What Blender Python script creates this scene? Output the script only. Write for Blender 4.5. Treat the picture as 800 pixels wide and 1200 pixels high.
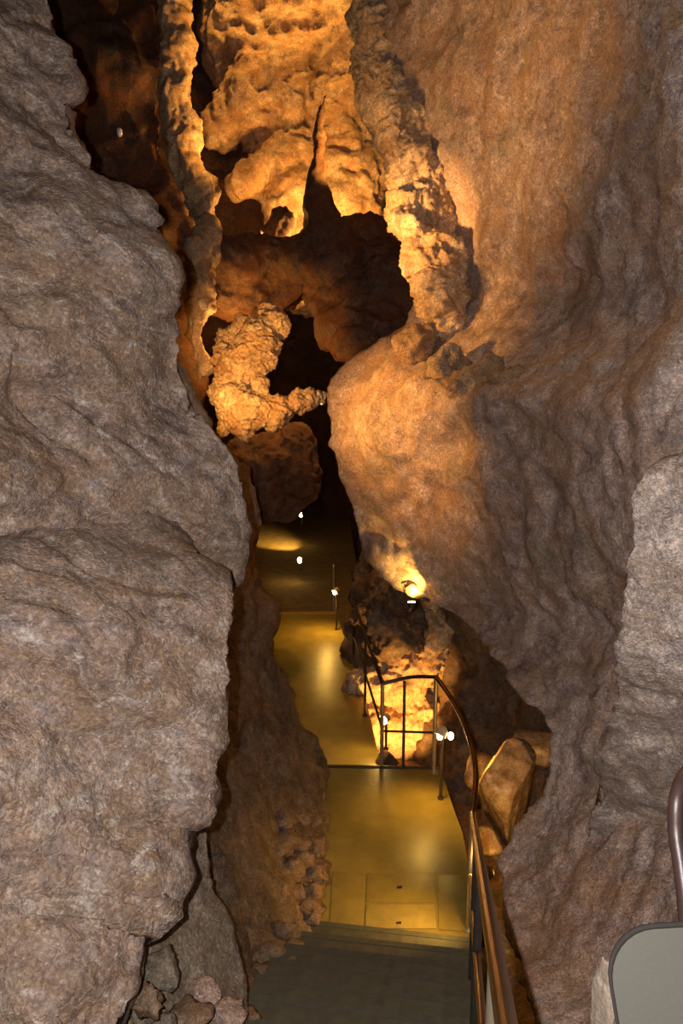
import bpy, bmesh, math, random
import numpy as np
from mathutils import Vector, Matrix

# ------------------------------------------------------------------ scene, camera, lights
for o in list(bpy.data.objects):
    bpy.data.objects.remove(o, do_unlink=True)
S = bpy.context.scene
C = S.collection
F = 950.0                    # focal length in pixels of the 800x1200 frame
PITCH = math.radians(11.7)
CP, SP = math.cos(PITCH), math.sin(PITCH)
CAMZ = 4.5                   # eye above the first landing (z = 0)

cam_d = bpy.data.cameras.new('camera')
cam = bpy.data.objects.new('camera', cam_d)
C.objects.link(cam)
cam.location = (0, 0, CAMZ)
cam.rotation_euler = (math.pi / 2 - PITCH, 0, 0)
cam_d.sensor_fit = 'VERTICAL'
cam_d.sensor_height = 36.0
cam_d.lens = 36.0 * F / 1200.0
cam_d.clip_start = 0.05
cam_d.clip_end = 200
S.camera = cam

S.view_settings.view_transform = 'Standard'
S.view_settings.look = 'None'
S.view_settings.gamma = 1.0
S.view_settings.exposure = 0.0
S.view_settings.use_curve_mapping = False

world = bpy.data.worlds.new('cave_dark')
S.world = world
world.use_nodes = True
wb = world.node_tree.nodes['Background']
wb.inputs[0].default_value = (1.0, 0.55, 0.35, 1)
wb.inputs[1].default_value = 0.004


def P(px, py, d):
    """pixel of the 800x1200 frame at optical depth d -> world point"""
    u = (np.asarray(px, float) - 400) / F
    v = (np.asarray(py, float) - 600) / F
    d = np.asarray(d, float)
    return np.stack([u * d, d * (CP - v * SP), CAMZ - d * (SP + v * CP)], -1)


def G(px, py, z=0.0):
    """pixel -> world point on the horizontal plane z"""
    v = (py - 600) / F
    d = (CAMZ - z) / (SP + v * CP)
    return P(px, py, d)


def light(name, kind, loc, power, col, size=0.05, target=None, cone=70, blend=0.6):
    l = bpy.data.lights.new(name, kind)
    l.energy = power
    l.color = col
    if kind == 'AREA':
        l.size = size
    else:
        l.shadow_soft_size = size
    if kind == 'SPOT':
        l.spot_size = math.radians(cone)
        l.spot_blend = blend
    o = bpy.data.objects.new(name, l)
    C.objects.link(o)
    o.location = Vector([float(q) for q in loc])
    if target is not None:
        dv = Vector([float(q) for q in target]) - o.location
        o.rotation_euler = dv.to_track_quat('-Z', 'Y').to_euler()
    return o


WARM = (1.0, 0.47, 0.10)
AMBER = (1.0, 0.55, 0.10)
# the photographer's flash, just beside the lens
light('camera_flash', 'SPOT', (-0.10, 0.02, CAMZ + 0.03), 620, (1.0, 0.93, 0.92), 0.012,
      target=P(410, 600, 5), cone=150, blend=0.5)
# floodlight hidden behind the near left wall, washing the upper right wall
light('unseen_glow', 'SPOT', P(160, 330, 6.2), 480, (1.0, 0.52, 0.16), 0.25, target=P(600, 10, 7.0), cone=84, blend=0.9)
light('unseen_glow', 'SPOT', P(165, 335, 6.3), 1500, (1.0, 0.52, 0.16), 0.15, target=P(478, 275, 8.1), cone=30, blend=1.0)
# fill spots added above the frame, lifting the lobe's shadow and the high rock
light('unseen_glow', 'SPOT', P(430, -330, 9.0), 580, (1.0, 0.54, 0.18), 0.2, target=P(560, 60, 7.2), cone=60, blend=0.9)
light('unseen_glow', 'SPOT', P(350, -330, 11.4), 1500, WARM, 0.2, target=P(330, 60, 14.4), cone=62, blend=0.9)
# floodlight behind the near left wall, grazing the lower right bulge
light('unseen_glow', 'SPOT', P(196, 425, 6.9), 520, WARM, 0.2, target=P(520, 480, 8.0), cone=66, blend=0.9)
# floodlights hidden behind the saddle, washing the high far rock
light('unseen_glow', 'POINT', P(405, 285, 12.8), 330, WARM, 0.10)
light('unseen_glow', 'POINT', P(296, 292, 12.7), 160, WARM, 0.10)
# floodlight hidden behind the edge of the right wall, aimed at the hanging column
light('unseen_glow', 'SPOT', P(494, 205, 10.6), 1100, WARM, 0.08, target=P(226, 120, 11.6), cone=42, blend=0.5)
# floodlights tucked among the curled flowstone
light('unseen_glow', 'SPOT', P(212, 462, 7.9), 560, WARM, 0.05, target=P(300, 432, 10.5), cone=48, blend=0.7)
light('unseen_glow', 'POINT', P(276, 392, 11.75), 40, WARM, 0.03)
light('unseen_glow', 'POINT', P(374, 476, 10.62), 6, WARM, 0.03)
# floodlight on the ground of the grotto, below the landing
light('unseen_glow', 'SPOT', P(470, 912, 10.2), 430, WARM, 0.05, target=P(465, 810, 11.6), cone=72, blend=0.7)

# ------------------------------------------------------------------ numpy noise
_rng = np.random.RandomState(7)
_perm = np.concatenate([_rng.permutation(256)] * 3).astype(np.int32)
_grad = _rng.normal(size=(256, 3))
_grad /= np.linalg.norm(_grad, axis=1)[:, None]
_rnd = _rng.rand(256, 3)


def _h(ix, iy, iz):
    return _perm[_perm[_perm[ix & 255] + (iy & 255)] + (iz & 255)]


def perlin(p):
    i = np.floor(p).astype(np.int32)
    f = p - i
    w = f * f * f * (f * (f * 6 - 15) + 10)
    out = np.zeros(len(p))
    for dx in (0, 1):
        wx = w[:, 0] if dx else 1 - w[:, 0]
        for dy in (0, 1):
            wy = w[:, 1] if dy else 1 - w[:, 1]
            for dz in (0, 1):
                wz = w[:, 2] if dz else 1 - w[:, 2]
                g = _grad[_h(i[:, 0] + dx, i[:, 1] + dy, i[:, 2] + dz)]
                r = f - np.array([dx, dy, dz])
                out += wx * wy * wz * (g * r).sum(1)
    return out * 1.5


def fbm(p, octv=4, lac=2.03, gain=0.5):
    a, s, out = 1.0, 1.0, np.zeros(len(p))
    for k in range(octv):
        out += a * perlin(p * s + 17.3 * k)
        a *= gain
        s *= lac
    return out


def ridged(p, octv=3):
    a, s, out = 1.0, 1.0, np.zeros(len(p))
    for k in range(octv):
        out += a * (0.5 - np.abs(perlin(p * s + 9.1 * k)) * 1.6)
        a *= 0.5
        s *= 2.1
    return out


def voro(p):
    i = np.floor(p).astype(np.int32)
    f = p - i
    best = np.full(len(p), 9.0)
    for dx in (-1, 0, 1):
        for dy in (-1, 0, 1):
            for dz in (-1, 0, 1):
                r = _rnd[_h(i[:, 0] + dx, i[:, 1] + dy, i[:, 2] + dz)] + np.array([dx, dy, dz]) - f
                np.minimum(best, (r * r).sum(1), out=best)
    return np.sqrt(best)


def rock_disp(p, big=0.12, bf=0.9, mid=0.05, mf=3.0, pop=0.02, pf=16.0, terr=0.0, tf=1.2, stretch=(1, 1, 1), rot=None, fac=0.0, ff=1.5):
    """displacement along the normal for rock at points p"""
    q = p.copy()
    if rot is not None:
        q = q @ np.array(Matrix.Rotation(rot[0], 3, rot[1])).T
    q = q * np.array(stretch)
    q += 0.18 * np.stack([perlin(p * 1.3 + 5), perlin(p * 1.3 + 31), perlin(p * 1.3 + 57)], 1)
    out = big * fbm(q * bf, 3)
    out += mid * (ridged(q * mf, 3) - 0.1)
    if fac:
        out += fac * (0.55 - voro(q * ff)) + fac * 0.45 * (0.55 - voro(q * ff * 2.7 + 11))
    if terr:
        t = fbm(q * tf + 77, 2) * 3.0
        fr = t - np.floor(t)
        out += terr * (np.clip(fr * 5, 0, 1) - fr)
    v = voro(p * pf + 0.6 * np.stack([perlin(p * pf * .6), perlin(p * pf * .6 + 40), perlin(p * pf * .6 + 80)], 1))
    m = np.clip(0.6 + 0.9 * perlin(p * 2.1 + 3), 0.1, 1.3)
    out += pop * m * (0.55 - v)
    out += pop * 0.5 * perlin(p * pf * 2.3)
    return out


# ------------------------------------------------------------------ materials
def mat(name):
    m = bpy.data.materials.new(name)
    m.use_nodes = True
    nt = m.node_tree
    nt.nodes.clear()
    out = nt.nodes.new('ShaderNodeOutputMaterial')
    b = nt.nodes.new('ShaderNodeBsdfPrincipled')
    nt.links.new(b.outputs[0], out.inputs[0])
    return m, nt, b


def _n(nt, t, **kw):
    n = nt.nodes.new(t)
    for k, v in kw.items():
        setattr(n, k, v)
    return n


def _noise(nt, vec, scale, detail=5, rough=0.6, dist=0.0):
    n = _n(nt, 'ShaderNodeTexNoise')
    n.inputs['Scale'].default_value = scale
    n.inputs['Detail'].default_value = detail
    n.inputs['Roughness'].default_value = rough
    n.inputs['Distortion'].default_value = dist
    nt.links.new(vec, n.inputs['Vector'])
    return n.outputs['Fac']


def _ramp(nt, fac, stops):
    r = _n(nt, 'ShaderNodeValToRGB')
    cr = r.color_ramp
    while len(cr.elements) > 1:
        cr.elements.remove(cr.elements[-1])
    for k, (pos, col) in enumerate(stops):
        e = cr.elements[0] if k == 0 else cr.elements.new(pos)
        e.position = pos
        e.color = (*col, 1)
    nt.links.new(fac, r.inputs[0])
    return r.outputs[0]


def _mix(nt, fac, a, b, mode='MIX'):
    m = _n(nt, 'ShaderNodeMix', data_type='RGBA', blend_type=mode)
    if isinstance(fac, float):
        m.inputs['Factor'].default_value = fac
    else:
        nt.links.new(fac, m.inputs['Factor'])
    for s, v in (('A', a), ('B', b)):
        i = [q for q in m.inputs if q.name == s and q.type == 'RGBA'][0]
        if isinstance(v, tuple):
            i.default_value = (*v, 1)
        else:
            nt.links.new(v, i)
    return [q for q in m.outputs if q.type == 'RGBA'][0]


def rock_mat(name, dark, mid, light_, rust=(0.30, 0.12, 0.04), rust_amt=0.5, pale=(0.62, 0.55, 0.47), pale_amt=0.5,
             green_amt=0.15, scale=1.0, rough=0.72, bump=0.5, streak=(1, 1, 1), spark=True, grain=0.8, tan=None):
    m, nt, b = mat(name)
    tc = _n(nt, 'ShaderNodeTexCoord')
    mp = _n(nt, 'ShaderNodeMapping')
    mp.vector_type = 'TEXTURE'
    mp.inputs['Scale'].default_value = tuple(1 / q for q in streak)
    mp.inputs['Rotation'].default_value = (0, 0.55, 0) if streak != (1, 1, 1) else (0, 0, 0)
    nt.links.new(tc.outputs['Object'], mp.inputs['Vector'])
    vec, v0 = mp.outputs[0], tc.outputs['Object']
    base = _ramp(nt, _noise(nt, vec, 2.6 * scale, 9, 0.68, 0.5), [(0.30, dark), (0.48, mid), (0.66, light_)])
    mott = _ramp(nt, _noise(nt, v0, 8.5 * scale, 7, 0.7, 0.7), [(0.34, (0.55, 0.50, 0.48)), (0.5, (1.0,) * 3), (0.66, (1.5, 1.46, 1.40))])
    base = _mix(nt, 1.0, base, mott, 'MULTIPLY')
    fine = _ramp(nt, _noise(nt, v0, 46 * scale, 8, 0.78), [(0.30, (0.5,) * 3), (0.5, (1.0,) * 3), (0.72, (1.6,) * 3)])
    base = _mix(nt, 1.0, base, fine, 'MULTIPLY')
    f = _ramp(nt, _noise(nt, vec, 1.7 * scale, 7, 0.65, 0.8), [(0.45, (0,) * 3), (0.58, (rust_amt,) * 3)])
    base = _mix(nt, f, base, rust)
    gmap = _ramp(nt, _noise(nt, v0, 1.9 * scale + 0.3, 6, 0.6, 0.4), [(0.56, (0,) * 3), (0.70, (green_amt,) * 3)])
    base = _mix(nt, gmap, base, (0.19, 0.185, 0.135))
    f2 = _ramp(nt, _noise(nt, vec, 5.5 * scale, 8, 0.72, 1.0), [(0.54, (0,) * 3), (0.68, (pale_amt,) * 3)])
    base = _mix(nt, f2, base, pale)
    if tan:
        for sc, lo, colr, am in ((11.0, 0.52, tan, 0.55), (6.3, 0.55, tuple(0.5 * (a + b) for a, b in zip(mid, (0.26, 0.235, 0.235))), 0.7),
                                 (23.0, 0.60, tuple(min(0.8, q * 1.05) for q in pale), 0.8), (17.0, 0.58, tuple(q * 0.62 for q in dark), 0.5)):
            ft = _ramp(nt, _noise(nt, vec, sc * scale, 7, 0.7, 0.9), [(lo, (0,) * 3), (lo + 0.11, (am,) * 3)])
            base = _mix(nt, ft, base, colr)
    gr = _n(nt, 'ShaderNodeTexVoronoi')
    gr.inputs['Scale'].default_value = 85 * scale
    wv = _n(nt, 'ShaderNodeVectorMath', operation='MULTIPLY_ADD')
    nz = _n(nt, 'ShaderNodeTexNoise')
    nz.inputs['Scale'].default_value = 30 * scale
    nt.links.new(v0, nz.inputs['Vector'])
    nt.links.new(nz.outputs['Color'], wv.inputs[0])
    wv.inputs[1].default_value = (0.04 / scale,) * 3
    nt.links.new(v0, wv.inputs[2])
    nt.links.new(wv.outputs[0], gr.inputs['Vector'])
    sepg = _n(nt, 'ShaderNodeSeparateColor')
    nt.links.new(gr.outputs['Color'], sepg.inputs[0])
    gcol = _ramp(nt, sepg.outputs[0], [(0.0, (0.66, 0.62, 0.60)), (0.6, (1.0,) * 3), (1.0, (1.45, 1.40, 1.32))])
    base = _mix(nt, grain, base, gcol, 'MULTIPLY')
    if spark:
        vo = _n(nt, 'ShaderNodeTexVoronoi')
        vo.inputs['Scale'].default_value = 30 * scale
        nt.links.new(v0, vo.inputs['Vector'])
        k = _ramp(nt, vo.outputs['Distance'], [(0.05, (0.7,) * 3), (0.13, (0,) * 3)])
        g = _ramp(nt, _noise(nt, v0, 9.0, 3), [(0.52, (0,) * 3), (0.62, (1,) * 3)])
        k2 = _mix(nt, 1.0, k, g, 'MULTIPLY')
        base = _mix(nt, k2, base, (0.75, 0.70, 0.64))
    nt.links.new(base, b.inputs['Base Color'])
    b.inputs['Roughness'].default_value = rough
    b.inputs['Specular IOR Level'].default_value = 0.35
    h1 = _noise(nt, v0, 55 * scale, 8, 0.75)
    bp = _n(nt, 'ShaderNodeBump')
    bp.inputs['Strength'].default_value = bump
    bp.inputs['Distance'].default_value = 0.02
    nt.links.new(h1, bp.inputs['Height'])
    h2 = _noise(nt, v0, 15 * scale, 6, 0.7, 0.6)
    bp2 = _n(nt, 'ShaderNodeBump')
    bp2.inputs['Strength'].default_value = bump * 0.4
    bp2.inputs['Distance'].default_value = 0.05
    nt.links.new(h2, bp2.inputs['Height'])
    nt.links.new(bp.outputs[0], bp2.inputs['Normal'])
    bp3 = _n(nt, 'ShaderNodeBump', invert=True)
    bp3.inputs['Strength'].default_value = bump * grain
    bp3.inputs['Distance'].default_value = 0.02
    nt.links.new(gr.outputs['Distance'], bp3.inputs['Height'])
    nt.links.new(bp2.outputs[0], bp3.inputs['Normal'])
    bp2 = bp3
    nt.links.new(bp2.outputs[0], b.inputs['Normal'])
    return m


def plain_mat(name, col, rough=0.5, metal=0.0, var=0.25, scale=20, bump=0.1, emit=None, power=0.0, lo=None):
    m, nt, b = mat(name)
    tc = _n(nt, 'ShaderNodeTexCoord')
    n = _noise(nt, tc.outputs['Object'], scale, 6, 0.65)
    c = _ramp(nt, n, [(0.3, tuple(q * (1 - var) for q in col)), (0.7, tuple(min(1, q * (1 + var)) for q in col))])
    nt.links.new(c, b.inputs['Base Color'])
    b.inputs['Roughness'].default_value = rough
    b.inputs['Metallic'].default_value = metal
    if bump:
        bp = _n(nt, 'ShaderNodeBump')
        bp.inputs['Strength'].default_value = bump
        bp.inputs['Distance'].default_value = 0.01
        nt.links.new(_noise(nt, tc.outputs['Object'], scale * 4, 5), bp.inputs['Height'])
        nt.links.new(bp.outputs[0], b.inputs['Normal'])
    if emit:
        b.inputs['Emission Color'].default_value = (*emit, 1)
        b.inputs['Emission Strength'].default_value = power
    return m


M = {}
M['near'] = rock_mat('near_grey_rock', (0.13, 0.085, 0.064), (0.215, 0.155, 0.122), (0.31, 0.24, 0.19),
                     rust=(0.21, 0.13, 0.075), rust_amt=0.6, pale=(0.48, 0.43, 0.37), pale_amt=0.8, streak=(1.0, 1.0, 1.8), bump=0.42, green_amt=0.3, tan=(0.27, 0.17, 0.085))
M['nearR'] = rock_mat('right_grey_rock', (0.25, 0.165, 0.135), (0.40, 0.295, 0.245), (0.53, 0.42, 0.36),
                      rust=(0.40, 0.23, 0.12), rust_amt=0.6, pale=(0.60, 0.51, 0.43), pale_amt=0.5, green_amt=0.55, bump=0.5, tan=(0.44, 0.26, 0.12))
M['crust'] = rock_mat('orange_crust', (0.23, 0.145, 0.085), (0.36, 0.245, 0.15), (0.50, 0.37, 0.24),
                      rust=(0.36, 0.19, 0.07), rust_amt=0.6, pale=(0.55, 0.44, 0.31), pale_amt=0.35, green_amt=0.2, spark=False, bump=0.8)
M['olive'] = rock_mat('olive_grey_ledge', (0.10, 0.085, 0.06), (0.17, 0.14, 0.10), (0.24, 0.20, 0.155),
                      rust=(0.22, 0.14, 0.08), rust_amt=0.3, pale=(0.34, 0.28, 0.22), pale_amt=0.3, green_amt=0.6, spark=False, bump=0.4)
M['slab'] = rock_mat('pale_slab_rock', (0.36, 0.28, 0.23), (0.52, 0.43, 0.37), (0.66, 0.57, 0.50),
                     rust=(0.33, 0.20, 0.11), rust_amt=0.4, pale=(0.60, 0.53, 0.46), pale_amt=0.5, scale=1.3, bump=0.7, tan=(0.42, 0.29, 0.18))
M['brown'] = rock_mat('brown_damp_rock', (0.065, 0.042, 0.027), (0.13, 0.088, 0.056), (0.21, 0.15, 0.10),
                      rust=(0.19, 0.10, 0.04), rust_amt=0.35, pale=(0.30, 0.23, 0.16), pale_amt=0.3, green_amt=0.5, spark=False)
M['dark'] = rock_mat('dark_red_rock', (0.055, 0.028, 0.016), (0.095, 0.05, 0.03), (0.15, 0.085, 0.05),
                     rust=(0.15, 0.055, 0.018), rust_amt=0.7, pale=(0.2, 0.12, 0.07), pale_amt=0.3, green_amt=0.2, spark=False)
M['ochre'] = rock_mat('ochre_flowstone', (0.30, 0.20, 0.11), (0.47, 0.34, 0.20), (0.62, 0.48, 0.31),
                      rust=(0.40, 0.19, 0.06), rust_amt=0.5, pale=(0.72, 0.60, 0.44), pale_amt=0.4, green_amt=0.0, spark=False, rough=0.65)
M['wet'] = rock_mat('wet_brown_boulder', (0.16, 0.09, 0.045), (0.26, 0.16, 0.08), (0.38, 0.26, 0.14),
                    rust=(0.36, 0.16, 0.05), rust_amt=0.5, pale=(0.5, 0.38, 0.22), pale_amt=0.3, green_amt=0.0, spark=False, rough=0.2, bump=0.25, grain=0.3)
M['stone'] = rock_mat('rubble_stone', (0.11, 0.07, 0.04), (0.20, 0.135, 0.08), (0.30, 0.215, 0.14),
                      rust=(0.34, 0.16, 0.06), rust_amt=0.5, pale_amt=0.3, green_amt=0.2, spark=False, scale=1.8)
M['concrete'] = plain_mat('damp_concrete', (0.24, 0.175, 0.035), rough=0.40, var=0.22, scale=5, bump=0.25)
M['earth'] = plain_mat('dull_earth_path', (0.26, 0.19, 0.09), rough=0.85, var=0.3, scale=4, bump=0.3)
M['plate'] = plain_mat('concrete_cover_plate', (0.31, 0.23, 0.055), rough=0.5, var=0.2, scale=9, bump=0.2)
M['step'] = plain_mat('grey_green_step', (0.075, 0.070, 0.043), rough=0.7, var=0.3, scale=11, bump=0.3)
M['edge_band'] = plain_mat('dark_edge', (0.05, 0.04, 0.03), rough=0.6)
M['tread'] = plain_mat('tread_edge', (0.066, 0.062, 0.04), rough=0.75)
M['brass'] = plain_mat('worn_brass_tube', (0.27, 0.145, 0.07), rough=0.27, metal=0.9, var=0.2, scale=8, bump=0.03)
M['post'] = plain_mat('brushed_metal_post', (0.50, 0.42, 0.28), rough=0.38, metal=0.75, var=0.15, scale=12, bump=0.03)
M['iron'] = plain_mat('dark_iron', (0.07, 0.055, 0.045), rough=0.45, metal=0.5, var=0.2)
M['bulb'] = plain_mat('lit_bulb', (1, 0.8, 0.5), rough=0.4, var=0.0, bump=0, emit=(1.0, 0.72, 0.30), power=26)
M['shade'] = plain_mat('lamp_reflector', (0.75, 0.62, 0.35), rough=0.35, metal=0.3, var=0.1)
M['board'] = plain_mat('smooth_grey_board', (0.048, 0.045, 0.031), rough=0.65, var=0.08, scale=120, bump=0.03)
M['pipe'] = plain_mat('dark_brown_tube', (0.045, 0.024, 0.02), rough=0.4, var=0.2)
M['cream'] = plain_mat('cream_split_stone', (0.20, 0.155, 0.11), rough=0.8, var=0.25, scale=30, bump=0.6)
M['white'] = plain_mat('near_white', (0.95, 0.93, 0.95), rough=0.25, var=0.05)
M['black'] = plain_mat('black_slot', (0.015, 0.012, 0.01), rough=0.9)
M['ground'] = rock_mat('cave_ground', (0.08, 0.05, 0.03), (0.15, 0.10, 0.06), (0.23, 0.16, 0.1), spark=False)


# ------------------------------------------------------------------ mesh helpers
def mesh_from(name, verts, faces):
    me = bpy.data.meshes.new(name)
    v = np.asarray(verts, dtype=np.float32)
    fs = np.asarray(faces, dtype=np.int32)
    n = fs.shape[1]
    me.vertices.add(len(v))
    me.vertices.foreach_set('co', v.ravel())
    me.loops.add(fs.size)
    me.loops.foreach_set('vertex_index', fs.ravel())
    me.polygons.add(len(fs))
    me.polygons.foreach_set('loop_start', np.arange(0, fs.size, n, dtype=np.int32))
    me.polygons.foreach_set('loop_total', np.full(len(fs), n, dtype=np.int32))
    me.update(calc_edges=True)
    me.validate()
    return me


def link(name, me, m, parent=None, loc=None, smooth=True):
    me.materials.append(m) if not me.materials else None
    if smooth:
        me.polygons.foreach_set('use_smooth', np.ones(len(me.polygons), dtype=bool))
    o = bpy.data.objects.new(name, me)
    C.objects.link(o)
    if loc is not None:
        o.location = loc
    if parent is not None:
        o.parent = parent
    return o


def tag(o, label=None, cat=None, group=None, kind=None):
    if label:
        o['label'] = label
    if cat:
        o['category'] = cat
    if group:
        o['group'] = group
    if kind:
        o['kind'] = kind
    return o


def empty(name, loc, label=None, cat=None, group=None, kind=None, rz=0.0):
    o = bpy.data.objects.new(name, None)
    C.objects.link(o)
    o.location = [float(q) for q in loc]
    o.rotation_euler = (0, 0, rz)
    o.empty_display_size = 0.1
    return tag(o, label, cat, group, kind)


def based(name, verts, faces, m, parent=None):
    """mesh object whose origin sits at the centre of its base"""
    lo, hi = verts.min(0), verts.max(0)
    org = np.array([(lo[0] + hi[0]) / 2, (lo[1] + hi[1]) / 2, lo[2]])
    pl = np.array(parent.location) if parent is not None else np.zeros(3)
    return link(name, mesh_from(name, verts - org, faces), m, parent, loc=Vector((org - pl).tolist()))


def grid_faces(r, c):
    i = np.arange(r * c).reshape(r, c)
    return np.stack([i[:-1, :-1], i[1:, :-1], i[1:, 1:], i[:-1, 1:]], -1).reshape(-1, 4)


def vnormals(v, f):
    n = np.zeros_like(v)
    fn = np.cross(v[f[:, 2]] - v[f[:, 0]], v[f[:, 3]] - v[f[:, 1]])
    for k in range(4):
        np.add.at(n, f[:, k], fn)
    return n / np.maximum(np.linalg.norm(n, axis=1), 1e-9)[:, None]


def smooth1(a, k):
    if k < 1:
        return a
    w = np.hanning(2 * k + 3)[1:-1]
    w /= w.sum()
    return np.convolve(np.pad(a, k, mode='edge'), w, 'valid')


def wall(name, side, edge, depths, outer, m, step=4.0, y0=-260, y1=1360, wraps=((10, .35), (40, 1.0), (120, 2.2)),
         bumps=(), noise={}, parent=None, power=1.0):
    """rock mass on one side of the passage: its surface runs from the outer border to a silhouette
    edge and turns back behind it. depths: (py, d_outer, d_mid, d_edge)"""
    rows = int((y1 - y0) / step)
    py = np.linspace(y0, y1, rows)
    e = np.array(edge, float)
    ex = np.interp(py, e[:, 1], e[:, 0])
    D = np.array(depths, float)
    do, dm, de = (smooth1(np.interp(py, D[:, 0], D[:, k]), int(40 / step)) for k in (1, 2, 3))
    span = np.abs(ex - outer).max()
    nf = int(span / step)
    s = np.linspace(0, 1, nf)
    sg = -1 if side == 'L' else 1
    exs = smooth1(ex, int(70 / step))
    PX = outer + (exs[:, None] - outer) * s[None] + (ex - exs)[:, None] * s[None] ** 9
    sm = s[None] ** power
    DD = np.where(sm < .5, do[:, None] + (dm - do)[:, None] * sm * 2, dm[:, None] + (de - dm)[:, None] * (sm * 2 - 1))
    k = max(3, int(nf * 0.06))
    w = np.hanning(2 * k + 3)[1:-1]
    w /= w.sum()
    DD = np.apply_along_axis(lambda a: np.convolve(np.pad(a, k, mode='edge'), w, 'valid'), 1, DD)
    PY = np.repeat(py[:, None], nf, 1)
    for (bx, by, rx, ry, dd) in bumps:
        DD = DD + dd * np.exp(-((PX - bx) / rx) ** 2 - ((PY - by) / ry) ** 2)
    # turn behind the edge
    wx, wd = [0.0], [0.0]
    for a, b in wraps:
        wx.append(a)
        wd.append(b)
    t = np.linspace(0, 1, 30)[1:] ** 1.3 * wx[-1]
    exs = smooth1(ex, int(24 / step))
    wpx = ex[:, None] * np.exp(-t / 12)[None] + exs[:, None] * (1 - np.exp(-t / 12))[None] + sg * t[None]
    wdd = DD[:, -1:] + np.interp(t, wx, wd)[None]
    PX = np.concatenate([PX, wpx], 1)
    DD = np.concatenate([DD, wdd], 1)
    PY = np.repeat(py[:, None], PX.shape[1], 1)
    v = P(PX, PY, DD).reshape(-1, 3)
    f = grid_faces(*PX.shape)
    if side == 'R':
        f = f[:, ::-1]
    n = vnormals(v, f)
    toc = np.array([0, 0, CAMZ]) - v
    if ((n * toc).sum(1)[:1000]).mean() < 0:
        f = f[:, ::-1]
        n = -n
    v = v + n * rock_disp(v, **noise)[:, None]
    return based(name, v, f, m, parent)


def surface_nets(vals, org, h):
    ins = vals < 0
    nx, ny, nz = vals.shape
    cs = (nx - 1, ny - 1, nz - 1)
    acc = np.zeros(cs + (3,))
    cnt = np.zeros(cs)
    corners = [(a, b, c) for a in (0, 1) for b in (0, 1) for c in (0, 1)]
    sl = lambda a, n: slice(a, a + n)
    for a in corners:
        for ax in range(3):
            if a[ax]:
                continue
            b = list(a)
            b[ax] = 1
            va = vals[sl(a[0], cs[0]), sl(a[1], cs[1]), sl(a[2], cs[2])]
            vb = vals[sl(b[0], cs[0]), sl(b[1], cs[1]), sl(b[2], cs[2])]
            mk = (va < 0) != (vb < 0)
            t = np.where(mk, va / np.where(mk, va - vb, 1), 0)
            for q in range(3):
                acc[..., q] += mk * (a[q] + (t if q == ax else 0))
            cnt += mk
    idx = -np.ones(cs, dtype=np.int64)
    act = cnt > 0
    idx[act] = np.arange(act.sum())
    base = np.stack(np.nonzero(act), 1)
    v = org + h * (base + acc[act] / cnt[act][:, None])
    faces = []
    for ax in range(3):
        u, w = [(1, 2), (2, 0), (0, 1)][ax]
        n = [nx, ny, nz]
        A = [slice(1, q - 1) for q in n]
        B = list(A)
        A[ax] = slice(0, n[ax] - 1)
        B[ax] = slice(1, n[ax])
        ia, ib = ins[tuple(A)], ins[tuple(B)]
        mk = ia != ib
        loc = np.stack(np.nonzero(mk), 1)
        off = np.ones(3, dtype=np.int64)
        off[ax] = 0
        loc = loc + off
        flip = ~ia[mk]

        def cell(du, dw):
            l = loc.copy()
            l[:, u] -= du
            l[:, w] -= dw
            return idx[l[:, 0], l[:, 1], l[:, 2]]
        q = np.stack([cell(1, 1), cell(0, 1), cell(0, 0), cell(1, 0)], 1)
        q[flip] = q[flip][:, ::-1]
        faces.append(q)
    f = np.concatenate(faces)
    return v, f[(f >= 0).all(1)]


def blob(name, chains, m, n=90, k=0.06, holes=(), noise={}, parent=None, clip=None):
    """rock formation: smooth union of tapering limbs; each chain is a list of (px, py, depth, radius in px)"""
    def conv(ch):
        return [(P(a, b, d), r * d / F) for a, b, d, r in ch]
    cc = [conv(c) for c in chains]
    hh = [conv(c) for c in holes]
    allp = np.array([p for c in cc for p, r in c])
    rr = max(r for c in cc for p, r in c)
    rad = np.array([r for c in cc for p, r in c])
    lo = (allp - rad[:, None]).min(0) - 0.12 - k
    hi = (allp + rad[:, None]).max(0) + 0.12 + k
    h = (hi - lo).max() / n
    dims = np.ceil((hi - lo) / h).astype(int) + 1
    ax = [lo[q] + h * np.arange(dims[q]) for q in range(3)]
    X = np.stack(np.meshgrid(*ax, indexing='ij'), -1)

    def cap(a, ra, b, rb):
        ab = b - a
        t = np.clip(((X - a) @ ab) / max(ab @ ab, 1e-9), 0, 1)
        return np.linalg.norm(X - a - t[..., None] * ab, axis=-1) - (ra + (rb - ra) * t)

    def chain(c):
        if len(c) == 1:
            return np.linalg.norm(X - c[0][0], axis=-1) - c[0][1]
        out = None
        for (a, ra), (b, rb) in zip(c[:-1], c[1:]):
            d = cap(a, ra, b, rb)
            out = d if out is None else smin(out, d)
        return out

    def smin(a, b):
        q = np.clip(0.5 + 0.5 * (b - a) / k, 0, 1)
        return b + (a - b) * q - k * q * (1 - q)
    val = None
    for c in cc:
        d = chain(c)
        val = d if val is None else smin(val, d)
    for c in hh:
        d = chain(c)
        val = -smin(-val, d)
    v, f = surface_nets(val, lo, h)
    nn = vnormals(v, f)
    v = v + nn * rock_disp(v, **noise)[:, None]
    return based(name, v, f, m, parent)


def ico(sub):
    bm = bmesh.new()
    bmesh.ops.create_icosphere(bm, subdivisions=sub, radius=1)
    v = np.array([q.co[:] for q in bm.verts])
    f = np.array([[q.index for q in t.verts] for t in bm.faces])
    bm.free()
    return v, f


_ico = {k: ico(k) for k in (2, 3, 5)}


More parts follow.
